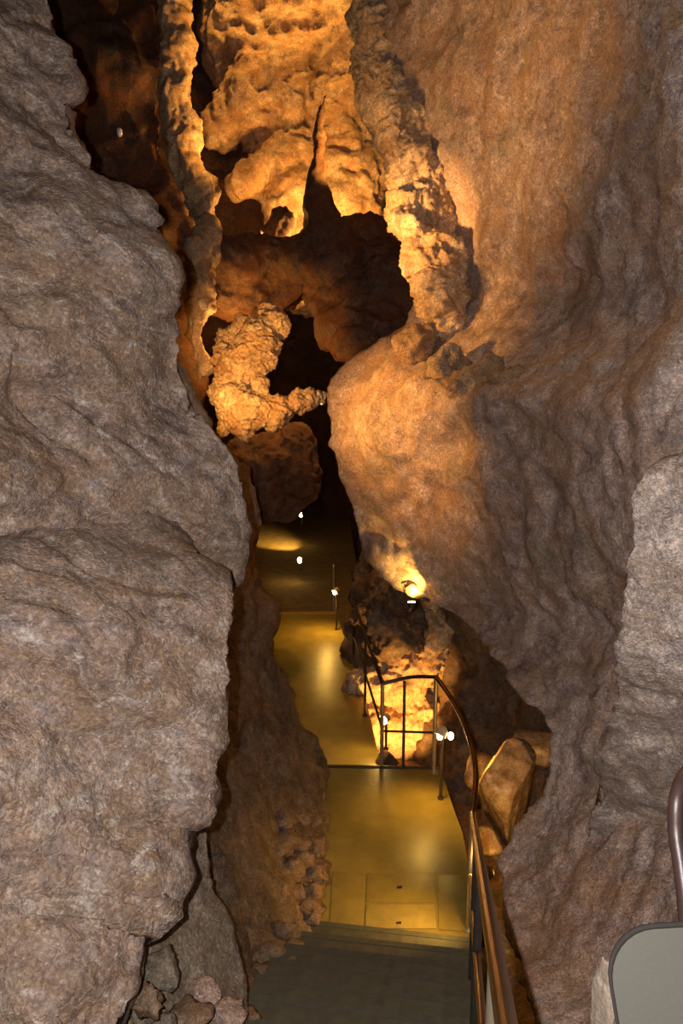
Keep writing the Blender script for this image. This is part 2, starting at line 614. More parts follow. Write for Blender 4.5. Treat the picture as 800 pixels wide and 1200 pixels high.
def stone(name, ctr, size, seed, m, sub=3, cuts=7, parent=None, rot=0.0, rough=0.08):
    rg = np.random.RandomState(seed)
    v, f = _ico[sub]
    v = v.copy()
    for _ in range(cuts):
        d = rg.normal(size=3)
        d /= np.linalg.norm(d)
        lim = rg.uniform(0.55, 0.85)
        s = v @ d
        v -= np.maximum(s - lim, 0)[:, None] * d * 0.92
    v *= 1 + rough * fbm(v * 1.6 + seed, 3)[:, None]
    v *= 1 + rough * 0.3 * fbm(v * 6 + seed, 2)[:, None]
    v = v * np.array(size) @ np.array(Matrix.Rotation(rot, 3, 'Z')).T
    v = v + np.array(ctr)
    return based(name, v, f, m, parent)


class MB:
    def __init__(self):
        self.v, self.f = [], []

    def tube(self, pts, r, seg=12, caps=True):
        pts = [Vector([float(q) for q in p]) for p in pts]
        rs = r if hasattr(r, '__len__') else [r] * len(pts)
        b = len(self.v)
        t0 = (pts[1] - pts[0]).normalized()
        up = Vector((0, 0, 1)) if abs(t0.z) < 0.9 else Vector((1, 0, 0))
        nrm = t0.cross(up).normalized()
        for i, p in enumerate(pts):
            t = (pts[min(i + 1, len(pts) - 1)] - pts[max(i - 1, 0)]).normalized()
            nrm = (nrm - t * nrm.dot(t)).normalized()
            bn = t.cross(nrm)
            for k in range(seg):
                a = 2 * math.pi * k / seg
                self.v.append(p + (nrm * math.cos(a) + bn * math.sin(a)) * rs[i])
        for i in range(len(pts) - 1):
            for k in range(seg):
                k2 = (k + 1) % seg
                self.f.append((b + i * seg + k, b + i * seg + k2, b + (i + 1) * seg + k2, b + (i + 1) * seg + k))
        if caps:
            self.f.append(tuple(b + k for k in range(seg))[::-1])
            e = b + (len(pts) - 1) * seg
            self.f.append(tuple(e + k for k in range(seg)))
        return self

    def prism(self, poly, z0, z1):
        b, n = len(self.v), len(poly)
        for z in (z0, z1):
            for p in poly:
                self.v.append(Vector((float(p[0]), float(p[1]), z)))
        self.f.append(tuple(range(b, b + n))[::-1])
        self.f.append(tuple(range(b + n, b + 2 * n)))
        for k in range(n):
            k2 = (k + 1) % n
            self.f.append((b + k, b + k2, b + n + k2, b + n + k))
        return self

    def build(self, name, m, parent=None, bevel=0.0, smooth=True):
        vs = np.array([tuple(q) for q in self.v])
        lo, hi = vs.min(0), vs.max(0)
        org = np.array([(lo[0] + hi[0]) / 2, (lo[1] + hi[1]) / 2, lo[2]])
        me = bpy.data.meshes.new(name)
        me.from_pydata([tuple(q) for q in vs - org], [], self.f)
        bm = bmesh.new()
        bm.from_mesh(me)
        bmesh.ops.recalc_face_normals(bm, faces=bm.faces)
        if bevel:
            bmesh.ops.bevel(bm, geom=[e for e in bm.edges if e.calc_face_angle(0) > 0.6], offset=bevel, segments=2,
                            affect='EDGES', profile=0.6)
        bm.to_mesh(me)
        bm.free()
        pl = np.zeros(3)
        q = parent
        while q is not None:
            pl += np.array(q.location)
            q = q.parent
        o = link(name, me, m, parent, loc=Vector((org - pl).tolist()), smooth=smooth)
        if smooth:
            me.set_sharp_from_angle(angle=math.radians(40))
        return o


def curve_pts(pts, n=10):
    p = [Vector([float(q) for q in a]) for a in pts]
    out = []
    for i in range(len(p) - 1):
        a, b = p[i], p[i + 1]
        pa, pb = p[max(i - 1, 0)], p[min(i + 2, len(p) - 1)]
        for k in range(n):
            t = k / n
            out.append(0.5 * ((2 * a) + (b - pa) * t + (2 * pa - 5 * a + 4 * b - pb) * t * t + (3 * a - pa - 3 * b + pb) * t ** 3))
    out.append(p[-1])
    return out


# ------------------------------------------------------------------ the setting: rock walls
NEAR = dict(big=0.10, bf=1.2, mid=0.018, mf=3.2, pop=0.016, pf=27, terr=0.035, tf=0.8, stretch=(1, 1, 2.2), rot=(-0.6, 'Y'), fac=0.05, ff=2.0)
WL = tag(wall('wall_left', 'L',
         [(-20, -260), (35, -110), (58, 0), (72, 60), (92, 100), (88, 112), (76, 121), (88, 150), (108, 185), (110, 208),
          (128, 217), (165, 234), (181, 246), (178, 268), (196, 298), (205, 312), (206, 340), (209, 400), (216, 440),
          (232, 470), (246, 490), (270, 520), (285, 545), (290, 570), (288, 600), (284, 640), (270, 700), (240, 800), (200, 1000), (150, 1360)],
         [(-260, 4.4, 4.7, 5.2), (0, 3.6, 3.9, 4.5), (300, 3.2, 3.5, 4.2), (500, 2.9, 3.3, 4.3), (640, 2.9, 3.4, 4.5), (800, 3.2, 3.7, 4.7), (1360, 3.4, 3.8, 4.6)],
         -330, M['near'], step=3.6, noise=NEAR,
         bumps=[(60, 470, 90, 30, .12), (140, 520, 60, 30, .08), (150, 330, 60, 60, -.12), (60, 240, 50, 50, -.1)]),
    'rough grey-brown left cave wall rising to a stepped dark edge', None, kind='structure')

WR = tag(wall('wall_right', 'R',
         [(400, -260), (412, 0), (422, 60), (424, 130), (452, 185), (472, 260), (482, 310), (490, 350), (478, 385), (446, 405), (410, 430),
          (391, 452), (385, 480), (386, 520), (398, 555), (412, 590), (424, 622), (426, 650), (440, 664), (472, 692), (502, 706),
          (530, 712), (545, 728), (590, 776), (597, 800), (630, 832), (650, 858), (647, 890), (640, 930), (618, 962), (587, 1000),
          (590, 1050), (606, 1100), (640, 1200), (700, 1360)],
         [(-260, 4.2, 4.9, 9.6), (0, 3.9, 4.5, 9.2), (200, 3.7, 4.4, 8.9), (400, 3.6, 4.4, 8.8), (520, 3.5, 4.4, 8.6), (640, 3.5, 4.4, 8.9), (700, 3.5, 4.45, 8.3),
          (780, 3.4, 4.3, 6.6), (860, 3.2, 4.05, 5.7), (1000, 2.9, 3.75, 5.7), (1100, 2.6, 3.35, 4.9), (1200, 2.4, 3.0, 3.9), (1360, 2.1, 2.5, 3.2)],
         1130, M['nearR'], step=3.8,
         noise=dict(big=0.06, bf=0.8, mid=0.035, mf=2.6, pop=0.026, pf=18, terr=0.02, tf=0.7, fac=0.10, ff=1.6),
         bumps=[(640, 330, 70, 16, .16), (640, 300, 60, 30, -.15), (590, 470, 50, 26, -.3), (560, 520, 90, 28, .22),
                (735, 500, 8, 40, .10), (690, 440, 50, 10, .10), (600, 130, 90, 40, .12), (720, 60, 26, 60, .12),
                 (470, 470, 40, 50, -.25), (430, 530, 40, 60, -.15)]),
    'tall brown right cave wall, orange lit at the top and grey below', None, kind='structure')

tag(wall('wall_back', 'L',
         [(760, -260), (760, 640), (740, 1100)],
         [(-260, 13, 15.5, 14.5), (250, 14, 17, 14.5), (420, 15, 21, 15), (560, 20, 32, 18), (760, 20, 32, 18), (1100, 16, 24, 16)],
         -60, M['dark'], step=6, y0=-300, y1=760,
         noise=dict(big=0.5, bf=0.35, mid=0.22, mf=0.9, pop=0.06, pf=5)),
    'dark reddish rock closing the far end of the passage', None, kind='structure')

# ------------------------------------------------------------------ rock masses
tag(wall('rock_outcrop', 'L',
         [(150, 560), (190, 610), (212, 640), (219, 664), (240, 670), (262, 679), (266, 700), (271, 725), (266, 748), (270, 778),
          (264, 812), (252, 845), (250, 880), (246, 925), (239, 950), (207, 958), (206, 985), (208, 1010), (205, 1030), (190, 1046), (182, 1068),
          (162, 1066), (148, 1084), (153, 1102), (161, 1120), (158, 1150), (152, 1180), (143, 1200), (100, 1360)],
         [(560, 3.3, 3.9, 4.8), (640, 2.75, 3.2, 3.95), (720, 2.6, 3.0, 3.6), (900, 2.5, 2.85, 3.45), (1050, 2.4, 2.7, 3.2), (1200, 2.2, 2.5, 2.9), (1360, 2.0, 2.2, 2.5)],
         -330, M['near'], parent=WL, step=3.4, y0=560, noise=dict(NEAR, terr=0.03), wraps=((8, .2), (40, .7), (110, 1.3))),
    'pale grey-brown rock bulge nearest at lower left with a jagged cracked edge')

tag(wall('rock_ledge', 'L',
         [(120, 900), (175, 925), (215, 942), (240, 948), (243, 970), (246, 1000), (242, 1030), (258, 1062), (270, 1085), (272, 1105),
          (285, 1125), (289, 1142), (286, 1170), (284, 1200), (270, 1360)],
         [(900, 3.9, 4.1, 4.5), (1000, 3.7, 3.95, 4.4), (1140, 3.5, 3.75, 4.2), (1200, 3.3, 3.6, 3.95), (1360, 2.9, 3.2, 3.5)],
         30, M['olive'], parent=WL, step=4, y0=900, noise=dict(big=0.05, bf=1.3, mid=0.03, mf=3, pop=0.010, pf=22),
         wraps=((6, .15), (30, .5), (90, 1.0))),
    'smooth brownish ledge between the pale bulge and the rubble by the steps')

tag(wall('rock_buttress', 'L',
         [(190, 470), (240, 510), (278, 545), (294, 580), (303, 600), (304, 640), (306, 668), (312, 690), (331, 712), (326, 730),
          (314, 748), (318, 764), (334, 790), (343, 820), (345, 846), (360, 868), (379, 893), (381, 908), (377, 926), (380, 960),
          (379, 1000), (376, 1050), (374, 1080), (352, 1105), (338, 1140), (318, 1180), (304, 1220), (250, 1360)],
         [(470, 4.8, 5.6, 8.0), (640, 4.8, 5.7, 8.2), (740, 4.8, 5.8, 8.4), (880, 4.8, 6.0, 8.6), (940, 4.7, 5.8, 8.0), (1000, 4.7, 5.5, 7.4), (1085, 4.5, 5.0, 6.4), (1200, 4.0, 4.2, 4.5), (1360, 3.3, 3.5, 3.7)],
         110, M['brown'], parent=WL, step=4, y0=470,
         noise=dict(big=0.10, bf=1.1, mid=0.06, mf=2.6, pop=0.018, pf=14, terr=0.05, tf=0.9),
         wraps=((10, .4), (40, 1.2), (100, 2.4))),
    'shadowed brown rock buttress beside the landing behind the pale bulge')

tag(wall('rock_slab', 'R',
         [(900, 500), (800, 540), (772, 550), (752, 572), (742, 600), (742, 650), (736, 700), (735, 735), (729, 758), (724, 800), (716, 850), (705, 900), (690, 960), (680, 1020)],
         [(500, 3.0, 3.1, 3.5), (640, 2.7, 2.9, 3.5), (760, 2.7, 3.05, 3.7), (860, 3.0, 3.4, 4.25), (920, 3.2, 3.8, 4.7), (1020, 3.5, 4.2, 5.2)],
         1130, M['slab'], parent=WR, step=3.4, y0=500, y1=1020,
         noise=dict(big=0.06, bf=1.4, mid=0.03, mf=4, pop=0.016, pf=28), wraps=((8, .25), (40, .8), (100, 1.4)),
         bumps=[(775, 858, 45, 14, .15)]),
    'pale rounded rock slab standing out from the right wall at the frame edge')

# upper left dark mass with the lit column at its edge
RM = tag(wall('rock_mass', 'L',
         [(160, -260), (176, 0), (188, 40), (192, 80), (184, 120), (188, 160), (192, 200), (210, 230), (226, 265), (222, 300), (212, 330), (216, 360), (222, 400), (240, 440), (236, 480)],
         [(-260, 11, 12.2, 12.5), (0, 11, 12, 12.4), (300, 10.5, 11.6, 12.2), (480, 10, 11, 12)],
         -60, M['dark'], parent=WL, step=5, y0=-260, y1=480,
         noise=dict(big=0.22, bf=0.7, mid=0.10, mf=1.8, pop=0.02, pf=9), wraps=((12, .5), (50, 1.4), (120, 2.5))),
    'dark brown shadowed rock between the left wall and the lit column')

PORE = dict(big=0.06, bf=2.0, mid=0.06, mf=4.0, pop=0.05, pf=9.0)
tag(blob('rock_column', [[(190, -60, 11.6, 22), (206, 20, 11.6, 19), (209, 70, 11.6, 15), (206, 110, 11.6, 19), (214, 150, 11.6, 19), (219, 190, 11.6, 20), (231, 225, 11.6, 17), (242, 258, 11.6, 8)],
                         [(242, 266, 11.4, 9), (239, 300, 11.4, 17), (234, 340, 11.4, 16), (228, 390, 11.4, 13), (238, 440, 11.4, 7)]],
         M['ochre'], n=230, k=0.05, noise=dict(big=0.10, bf=1.7, mid=0.045, mf=3.0, pop=0.04, pf=9, fac=0.09, ff=3.0)),
    'narrow orange lit rock column hanging down beside the black gap', 'rock column')

tag(blob('arched_rock', [
    [(285, -60, 14.6, 44), (300, 20, 14.6, 55), (292, 70, 14.6, 40), (350, 60, 14.8, 60), (385, 20, 14.8, 50)],
    [(380, -60, 14.8, 60), (395, 60, 14.8, 50), (400, 150, 14.8, 40), (408, 220, 14.8, 42), (415, 310, 14.8, 42)],
    [(330, 110, 14.4, 50), (290, 122, 14.2, 32), (264, 140, 14.1, 20), (248, 165, 14.1, 11)],
    [(335, 150, 14.5, 46), (348, 200, 14.5, 40), (358, 250, 14.5, 38), (360, 320, 14.5, 44)],
    [(318, 190, 14.2, 20), (292, 205, 14.1, 15), (278, 214, 14.1, 8)],
    [(342, 240, 14.2, 16), (324, 248, 14.1, 10)]],
    M['ochre'], n=170, k=0.3, holes=[[(262, 215, 13.9, 16), (270, 178, 13.9, 18), (294, 162, 13.9, 16)]],
    noise=dict(big=0.16, bf=0.9, mid=0.08, mf=2.6, pop=0.05, pf=8, terr=0.06, tf=0.7, fac=0.26, ff=1.1)),
    'large golden lit rock with a dark arch high in the passage', 'rock')

tag(blob('stalagmite', [[(388, 304, 11.3, 40), (375, 252, 11.2, 20), (373, 205, 11.2, 9.5), (374, 160, 11.2, 5.5), (375, 138, 11.2, 6), (381, 112, 11.2, 2.5)],
                        [(355, 302, 11.4, 28), (420, 300, 11.4, 20)]],
         M['dark'], n=110, k=0.08, noise=dict(big=0.05, bf=1.6, mid=0.03, mf=3.5, pop=0.012, pf=10)),
    'dark pointed stalagmite silhouetted against the golden rock', 'stalagmite')

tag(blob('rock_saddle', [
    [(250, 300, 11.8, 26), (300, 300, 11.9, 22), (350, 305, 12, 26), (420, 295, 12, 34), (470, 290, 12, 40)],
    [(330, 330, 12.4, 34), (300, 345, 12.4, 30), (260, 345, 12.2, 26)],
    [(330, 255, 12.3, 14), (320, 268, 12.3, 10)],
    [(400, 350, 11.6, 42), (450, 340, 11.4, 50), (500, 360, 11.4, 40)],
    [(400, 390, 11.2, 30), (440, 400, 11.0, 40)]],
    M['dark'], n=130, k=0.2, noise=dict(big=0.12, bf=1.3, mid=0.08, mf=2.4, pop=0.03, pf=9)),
    'reddish brown saddle of rock under the stalagmite', 'rock')

tag(blob('curled_flowstone', [
    [(262, 505, 10.4, 7), (268, 460, 10.5, 17), (282, 428, 10.6, 20), (302, 398, 10.7, 19), (322, 384, 10.7, 15)],
    [(258, 424, 10.9, 10), (268, 395, 11.2, 10), (282, 376, 11.2, 6)], [(256, 462, 10.6, 10), (262, 440, 10.7, 12)],
    [(324, 376, 10.7, 13), (312, 362, 11, 9)], [(312, 408, 10.6, 15), (302, 430, 10.5, 13)],
    [(274, 470, 10.3, 20), (292, 486, 10.2, 18), (286, 512, 10.2, 6)], [(276, 495, 10.2, 12)],
    [(290, 480, 10.2, 20), (325, 480, 10.3, 15), (352, 472, 10.4, 12), (375, 467, 10.5, 6)],
    [(328, 486, 10.2, 9), (318, 499, 10.2, 4)], [(306, 450, 10.4, 8), (308, 462, 10.3, 8)]],
    M['ochre'], n=170, k=0.10, noise=dict(big=0.05, bf=2, mid=0.06, mf=4.0, pop=0.045, pf=11)),
    'bright curled flowstone arm reaching right below the column', 'flowstone')

tag(blob('rock_shelf', [
    [(285, 540, 12.4, 26), (310, 545, 12.4, 32), (345, 525, 12.6, 24), (350, 560, 12.6, 30)],
    [(300, 580, 12.4, 30), (330, 590, 12.6, 22)]],
    M['dark'], n=80, k=0.15, noise=dict(big=0.1, bf=1.4, mid=0.07, mf=2.6, pop=0.02, pf=9)),
    'dark red rock shelf below the curled flowstone', 'rock')

lr = random.Random(12)
lumps = []
for k in range(34):
    t = k / 33
    ly = 120 + 255 * t
    lx = np.interp(ly, [120, 200, 260, 330, 380], [470, 484, 482, 502, 520]) + lr.uniform(-16, 22) * (1 - .5 * t)
    lumps.append([(lx, ly + lr.uniform(-6, 6), 8.25 - 0.45 * t + lr.uniform(-.12, .05), lr.uniform(9, 17))])
tag(blob('scalloped_lobe', [
    [(432, 70, 9.1, 20), (456, 120, 8.6, 28), (490, 180, 8.4, 34), (498, 230, 8.25, 36), (500, 262, 8.2, 34), (510, 310, 8.05, 32), (521, 350, 7.9, 24), (524, 384, 7.8, 10)],
    [(455, 60, 8.9, 24), (436, 20, 9.2, 24)], *lumps],
    M['ochre'], n=210, k=0.07, parent=WR, noise=dict(big=0.06, bf=1.6, mid=0.09, mf=4.0, pop=0.05, pf=12)),
    'pitted golden rock lobe overhanging on the right wall')
lumps = [[(x, y, d, r)] for x, y, d, r in ((530, 430, 7.15, 18), (548, 452, 6.95, 20), (570, 440, 6.75, 18), (592, 455, 6.55, 18), (616, 446, 6.4, 16),
                                           (632, 462, 6.25, 12), (520, 465, 7.2, 16), (545, 480, 7.0, 14), (492, 400, 7.8, 16), (478, 412, 7.95, 14), (508, 440, 7.5, 14))]
tag(blob('knobbly_crust', lumps, M['crust'], parent=WR, n=120, k=0.14, noise=dict(big=0.06, bf=1.8, mid=0.09, mf=3.8, pop=0.05, pf=11)),
    'knobbly orange crust on the right wall below the lobe')

# grotto behind the railing
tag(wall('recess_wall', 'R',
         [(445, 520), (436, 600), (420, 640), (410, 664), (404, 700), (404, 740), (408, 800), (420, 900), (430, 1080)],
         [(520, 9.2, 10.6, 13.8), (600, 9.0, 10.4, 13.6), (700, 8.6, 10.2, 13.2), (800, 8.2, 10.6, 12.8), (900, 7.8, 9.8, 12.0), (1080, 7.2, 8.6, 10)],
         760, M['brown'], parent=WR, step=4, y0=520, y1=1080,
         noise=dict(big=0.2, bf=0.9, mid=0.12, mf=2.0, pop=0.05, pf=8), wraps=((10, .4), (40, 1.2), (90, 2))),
    'dim brown recess wall behind the railing and boulder')

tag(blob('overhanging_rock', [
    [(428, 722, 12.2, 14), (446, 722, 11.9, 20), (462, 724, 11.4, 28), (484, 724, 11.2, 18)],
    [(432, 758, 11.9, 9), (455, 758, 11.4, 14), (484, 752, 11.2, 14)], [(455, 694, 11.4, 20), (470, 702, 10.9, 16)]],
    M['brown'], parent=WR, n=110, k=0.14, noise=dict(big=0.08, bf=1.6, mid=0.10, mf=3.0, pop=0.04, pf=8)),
    'dark rock overhanging the glowing grotto')
tag(blob('grotto_rock', [
    [(430, 805, 11.7, 20), (470, 800, 11.7, 26), (500, 775, 11.5, 22), (512, 740, 11.3, 15), (508, 714, 11.2, 10)],
    [(445, 850, 11.7, 30), (490, 840, 11.7, 26), (465, 900, 11.6, 30), (500, 890, 11.6, 20)]],
    M['ochre'], n=130, k=0.12, noise=dict(big=0.08, bf=1.6, mid=0.10, mf=3.2, pop=0.06, pf=9)),
    'brilliantly lit yellow rock glowing behind the railing', 'rock')
tag(stone('grotto_stone', P(454, 892, 9.6), (0.16, 0.14, 0.13), 61, M['dark'], 3, 8), 'small dark stone at the foot of the glowing grotto rock', 'stone')

# ------------------------------------------------------------------ floor, landings, steps
floor = empty('floor', (0.4, 9, -1.2), 'concrete landings and walkway stepping down through the cave', None, kind='structure')


def slab(name, pix, z, thick, m, parent=floor, bevel=0.012):
    return MB().prism([G(a, b, z)[:2] for a, b in pix], z - thick, z).build(name, m, parent, bevel=bevel)


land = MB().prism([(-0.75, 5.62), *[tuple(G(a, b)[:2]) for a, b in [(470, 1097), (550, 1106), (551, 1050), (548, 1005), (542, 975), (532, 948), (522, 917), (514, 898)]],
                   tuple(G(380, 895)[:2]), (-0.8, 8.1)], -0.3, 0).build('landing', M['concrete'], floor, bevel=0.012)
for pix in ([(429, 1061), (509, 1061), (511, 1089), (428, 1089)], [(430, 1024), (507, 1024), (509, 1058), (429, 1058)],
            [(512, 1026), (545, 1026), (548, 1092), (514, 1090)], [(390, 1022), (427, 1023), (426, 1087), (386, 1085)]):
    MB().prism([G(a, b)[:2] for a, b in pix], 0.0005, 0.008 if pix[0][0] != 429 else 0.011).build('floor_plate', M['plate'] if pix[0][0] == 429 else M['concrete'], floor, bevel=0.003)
for a, b in ((468, 1041), (467, 1083)):
    MB().prism([G(a - 3, b - 1.2)[:2], G(a + 3, b - 1.6)[:2], G(a + 3, b + 1)[:2], G(a - 3, b + 1.4)[:2]], 0.006, 0.0125).build('slot', M['black'], floor)
MB().prism([G(378, 897)[:2], G(511, 899)[:2], G(511, 902)[:2], G(378, 900)[:2]], -0.05, 0.006).build('edge_strip', M['edge_band'], floor)  # dark strip along the far edge of the landing
bk = [tuple(G(378, 897)[:2]), tuple(G(450, 898)[:2])]
MB().prism([bk[0], bk[1], (bk[1][0], bk[1][1] + .32), (bk[0][0], bk[0][1] + .32)], -0.40, -0.18).build('landing_step', M['concrete'], floor, bevel=0.01)
Z2 = -0.36
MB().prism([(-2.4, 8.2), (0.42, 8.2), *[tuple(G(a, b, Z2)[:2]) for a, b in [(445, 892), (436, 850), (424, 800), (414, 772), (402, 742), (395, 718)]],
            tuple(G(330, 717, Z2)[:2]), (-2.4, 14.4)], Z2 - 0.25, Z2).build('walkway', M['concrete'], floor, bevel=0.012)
MB().prism([G(322, 718, Z2)[:2], G(396, 717, Z2)[:2], G(396, 720, Z2)[:2], G(322, 721, Z2)[:2]], Z2 + .0005, Z2 + 0.012).build('edge_strip', M['plate'], floor)
Z3 = -1.8
for k in range(7):
    y = 14.35 + k * 0.32
    MB().prism([(-2.0, y), (-0.05, y), (-0.05, y + .34), (-2.0, y + .34)], Z3 - .1, Z2 - 0.2 * (k + 1)).build('landing_step', M['concrete'], floor, bevel=0.01)
MB().prism([(-6, 16.5), (0.6, 16.5), (0.2, 33), (-6, 33)], Z3 - 0.3, Z3).build('lower_walkway', M['earth'], floor, bevel=0.01)

gx, gy = np.meshgrid(np.linspace(-5, 6, 150), np.linspace(-1, 18, 240))
gz = np.where(gy < 5.2, (5.56 - gy) * 0.52 - 0.75, -1.0 - np.clip((gy - 9) * 0.12, 0, 3))
gz = gz + np.clip(gx - 1.6, 0, 3) * 0.5 * (gy > 5)
gv = np.stack([gx, gy, gz], -1).reshape(-1, 3)
gv[:, 2] += 0.14 * fbm(gv * 1.3, 4) + 0.05 * (0.5 - voro(gv * 5))
gp = floor.location
link('cave_ground', mesh_from('cave_ground', gv - np.array(gp), grid_faces(*gx.shape)[:, ::-1]), M['ground'], floor)

# stair flight: skewed a little to the right, as it drops away from the camera
stair = empty('staircase', (0.12, 3.4, 0.0), 'dark grey-green steps descending to the golden lit landing', 'stairs')
ang = math.radians(-8.8)
dirv = np.array([math.sin(-ang), math.cos(-ang)])
prp = np.array([dirv[1], -dirv[0]])
foot = np.array([0.41, 5.36])
NS = 17
for k in range(NS):
    z = 0.171 * (k + 1)
    a = foot - dirv * (0.335 * k)
    b = a - dirv * 0.37
    l_, r_ = prp * -0.72, prp * 0.57
    c = [b + l_, b + r_, a + r_, a + l_]
    st = MB().prism([tuple(q) for q in c], z - 0.21, z).build('step', M['step'], stair, bevel=0.008)
    n0, n1 = a - dirv * 0.055, a - dirv * 0.004
    MB().prism([tuple(q) for q in (n0 + l_ * .98, n0 + r_ * .98, n1 + r_ * .98, n1 + l_ * .98)], z - 0.002, z + 0.003).build('edge_band', M['tread'], st)

# ------------------------------------------------------------------ handrail
rail = empty('handrail', (0.99, 5.56, 0), 'worn brass tube handrail with posts along the right of steps and landing', 'railing')


def sp(y):       # centre line of the rail beside the steps
    return 0.995 - 0.158 * (5.56 - y)


def zr(y, h):
    return h + 0.512 * (5.56 - y)


p1 = (0.995, 5.56)
p2 = tuple(G(508, 905)[:2])
p3 = tuple(G(447, 892)[:2])
p4 = tuple(G(414, 775, Z2)[:2])
H = 1.0
top = [(sp(-0.4), -0.4, zr(-0.4, H)), (sp(1.0), 1.0, zr(1.0, H)), (sp(2.6), 2.6, zr(2.6, H)), (sp(4.4), 4.4, zr(4.4, H)), (sp(5.2), 5.2, zr(5.2, H))]
MB().tube(curve_pts(top + [(p1[0], p1[1], H + .01)], 8), 0.025, 16).build('top_rail', M['brass'], rail)
MB().tube(curve_pts([(p1[0], p1[1], H + .01), (1.12, 6.2, 1.03), (1.14, 6.9, 1.05), (1.08, 7.5, 1.07), (p2[0], p2[1], 1.09)], 8), 0.024, 14).build('top_rail', M['brass'], rail)
MB().tube(curve_pts([(p2[0], p2[1], 1.09), (p3[0] + .3, p3[1] - .03, 1.0), (p3[0], p3[1], 0.91)], 4), 0.02, 12).build('top_rail', M['iron'], rail)
MB().tube([(p3[0], p3[1], 0.91), (p4[0], p4[1], 0.62)], 0.022, 12).build('top_rail', M['iron'], rail)
MB().tube(curve_pts([(sp(y), y, zr(y, 0.5)) for y in (-0.4, 1.5, 3.4, 5.56)], 6), 0.019, 12).build('lower_rail', M['brass'], rail)
MB().tube([(p2[0], p2[1], 0.46), (p3[0], p3[1], 0.36)], 0.013, 10).build('lower_rail', M['iron'], rail)
MB().tube([(p3[0], p3[1], 0.40), (p4[0], p4[1], 0.05)], 0.015, 10).build('lower_rail', M['iron'], rail)
for (x, y, z0, z1, r, mm) in ((p1[0], p1[1], 0.0, H, 0.021, 'post'), (p2[0], p2[1], 0, 1.09, 0.023, 'post'), (p3[0], p3[1], -0.36, 0.91, 0.021, 'post'),
                              (p4[0], p4[1], Z2, 0.62, 0.021, 'iron'),
                              ((p3[0] * .5 + p4[0] * .5) , (p3[1] * .5 + p4[1] * .5), Z2, 0.765, 0.017, 'iron'),
                              ((p2[0] * .42 + p3[0] * .58), (p2[1] * .42 + p3[1] * .58) , -0.3, 0.985, 0.016, 'iron'),
                              (sp(3.45), 3.45, zr(3.45, -0.02), zr(3.45, H), 0.021, 'iron'), (sp(4.3), 4.3, zr(4.3, -.02), zr(4.3, H), 0.017, 'iron'),
                              (sp(1.9), 1.9, zr(1.9, -.02), zr(1.9, H), 0.021, 'post')):
    po = MB().tube([(x, y, z0), (x, y, z1)], r, 14).build('post', M[mm], rail)
    MB().tube([(x, y, z0 + .001), (x, y, z0 + 0.012)], r * 2.1, 16).build('foot_plate', M[mm], po)
# tall end post by the far edge of the walkway
fp = G(391, 716, Z2)
ep = empty('rail_post', fp, 'slim pale end post at the far edge of the lower walkway', 'post')
MB().tube([fp, fp + [0, 0, 0.86]], 0.022, 12).build('shaft', M['post'], ep)
MB().tube([fp + [0, 0, .86], fp + [0, 0, .90]], [0.03, 0.018], 12).build('cap', M['post'], ep)
MB().tube([fp, fp + [0, 0, .012]], 0.05, 14).build('foot_plate', M['iron'], ep)


# ------------------------------------------------------------------ path lamps
def path_lamp(base, h, aim, label, power, bulb=0.03, twin=False, cone=155, group='warm path lamps along the walkway'):
    base = np.array(base, float)
    r = empty('path_lamp', base, label, 'lamp', group)
    aim = Vector(aim).normalized()
    MB().tube([base, base + [0, 0, 0.015]], 0.032, 16).build('foot_plate', M['iron'], r)
    MB().tube([base, base + [0, 0, h]], 0.016, 10).build('stem', M['iron'], r)
    top = Vector(base.tolist()) + Vector((0, 0, h))
    MB().tube(curve_pts([top - Vector((0, 0, .10)), top - Vector((0, 0, .09)) + aim * .05, top + aim * .045], 5), 0.007, 8).build('bracket', M['iron'], r)
    sh = MB().tube([top - aim * .05, top - aim * .02, top + aim * 0.05], [0.02, 0.05, 0.062], 18, caps=False)
    sh.build('reflector', M['shade'], r)
    spots = [top + aim * 0.055]
    if twin:
        spots.append(top + aim * .03 + Vector((0.10, 0.02, -.035)))
    for q in spots:
        v, f = _ico[3]
        link('bulb', mesh_from('bulb', v * [bulb, bulb, bulb * 1.35], f), M['bulb'], r, loc=q - Vector(base.tolist()))
    lt = light('path_lamp_glow', 'SPOT', top + aim * 0.11, power * 1.3, AMBER, 0.04, target=top + aim * .11 + aim + Vector((0, 0, -.6)), cone=cone, blend=1.0)
    if twin:
        l2 = light('path_lamp_glow', 'SPOT', spots[1] + Vector((.05, 0, -.02)), 70, AMBER, 0.03, target=spots[1] + Vector((1, -.3, -.55)), cone=125, blend=1.0)
        l2.parent = r
        l2.location = l2.location - Vector(base.tolist())
    lt.parent = r
    lt.location = lt.location - Vector(base.tolist())
    return r


path_lamp(G(394, 738, Z2), 0.72, (-.3, -.35, -.4), 'path lamp on a dark stem at the far end of the lower walkway', 42)
path_lamp(G(516, 936), 0.74, (-.3, -.25, -.5), 'twin bulb path lamp beside the pale landing post', 28, twin=True, cone=112)
path_lamp((1.09, 5.40, 0.0), 0.62, (-.8, .12, -.15), 'path lamp tucked behind the brass handrail post by the steps', 95, bulb=0.03, cone=118)
lp3 = [o for o in C.objects if o.get('label', '').startswith('path lamp tucked')][0]
boulder_fill = light('path_lamp_glow', 'SPOT', (1.13, 5.5, 0.62), 75, AMBER, 0.03, target=P(592, 930, 7.8), cone=58, blend=0.9)  # extra spot added to brighten the front of the boulder
boulder_fill.parent = lp3
boulder_fill.location = boulder_fill.location - lp3.location
path_lamp(tuple(G(452, 878, Z2)), 0.42, (-.5, -.5, -.2), 'low path lamp at the corner post of the dark railing', 13, bulb=0.045)
path_lamp(P(353, 668, 22), 0.30, (-.6, -.5, -.2), 'small far path lamp in the dark passage, lower of two', 10, bulb=0.06)
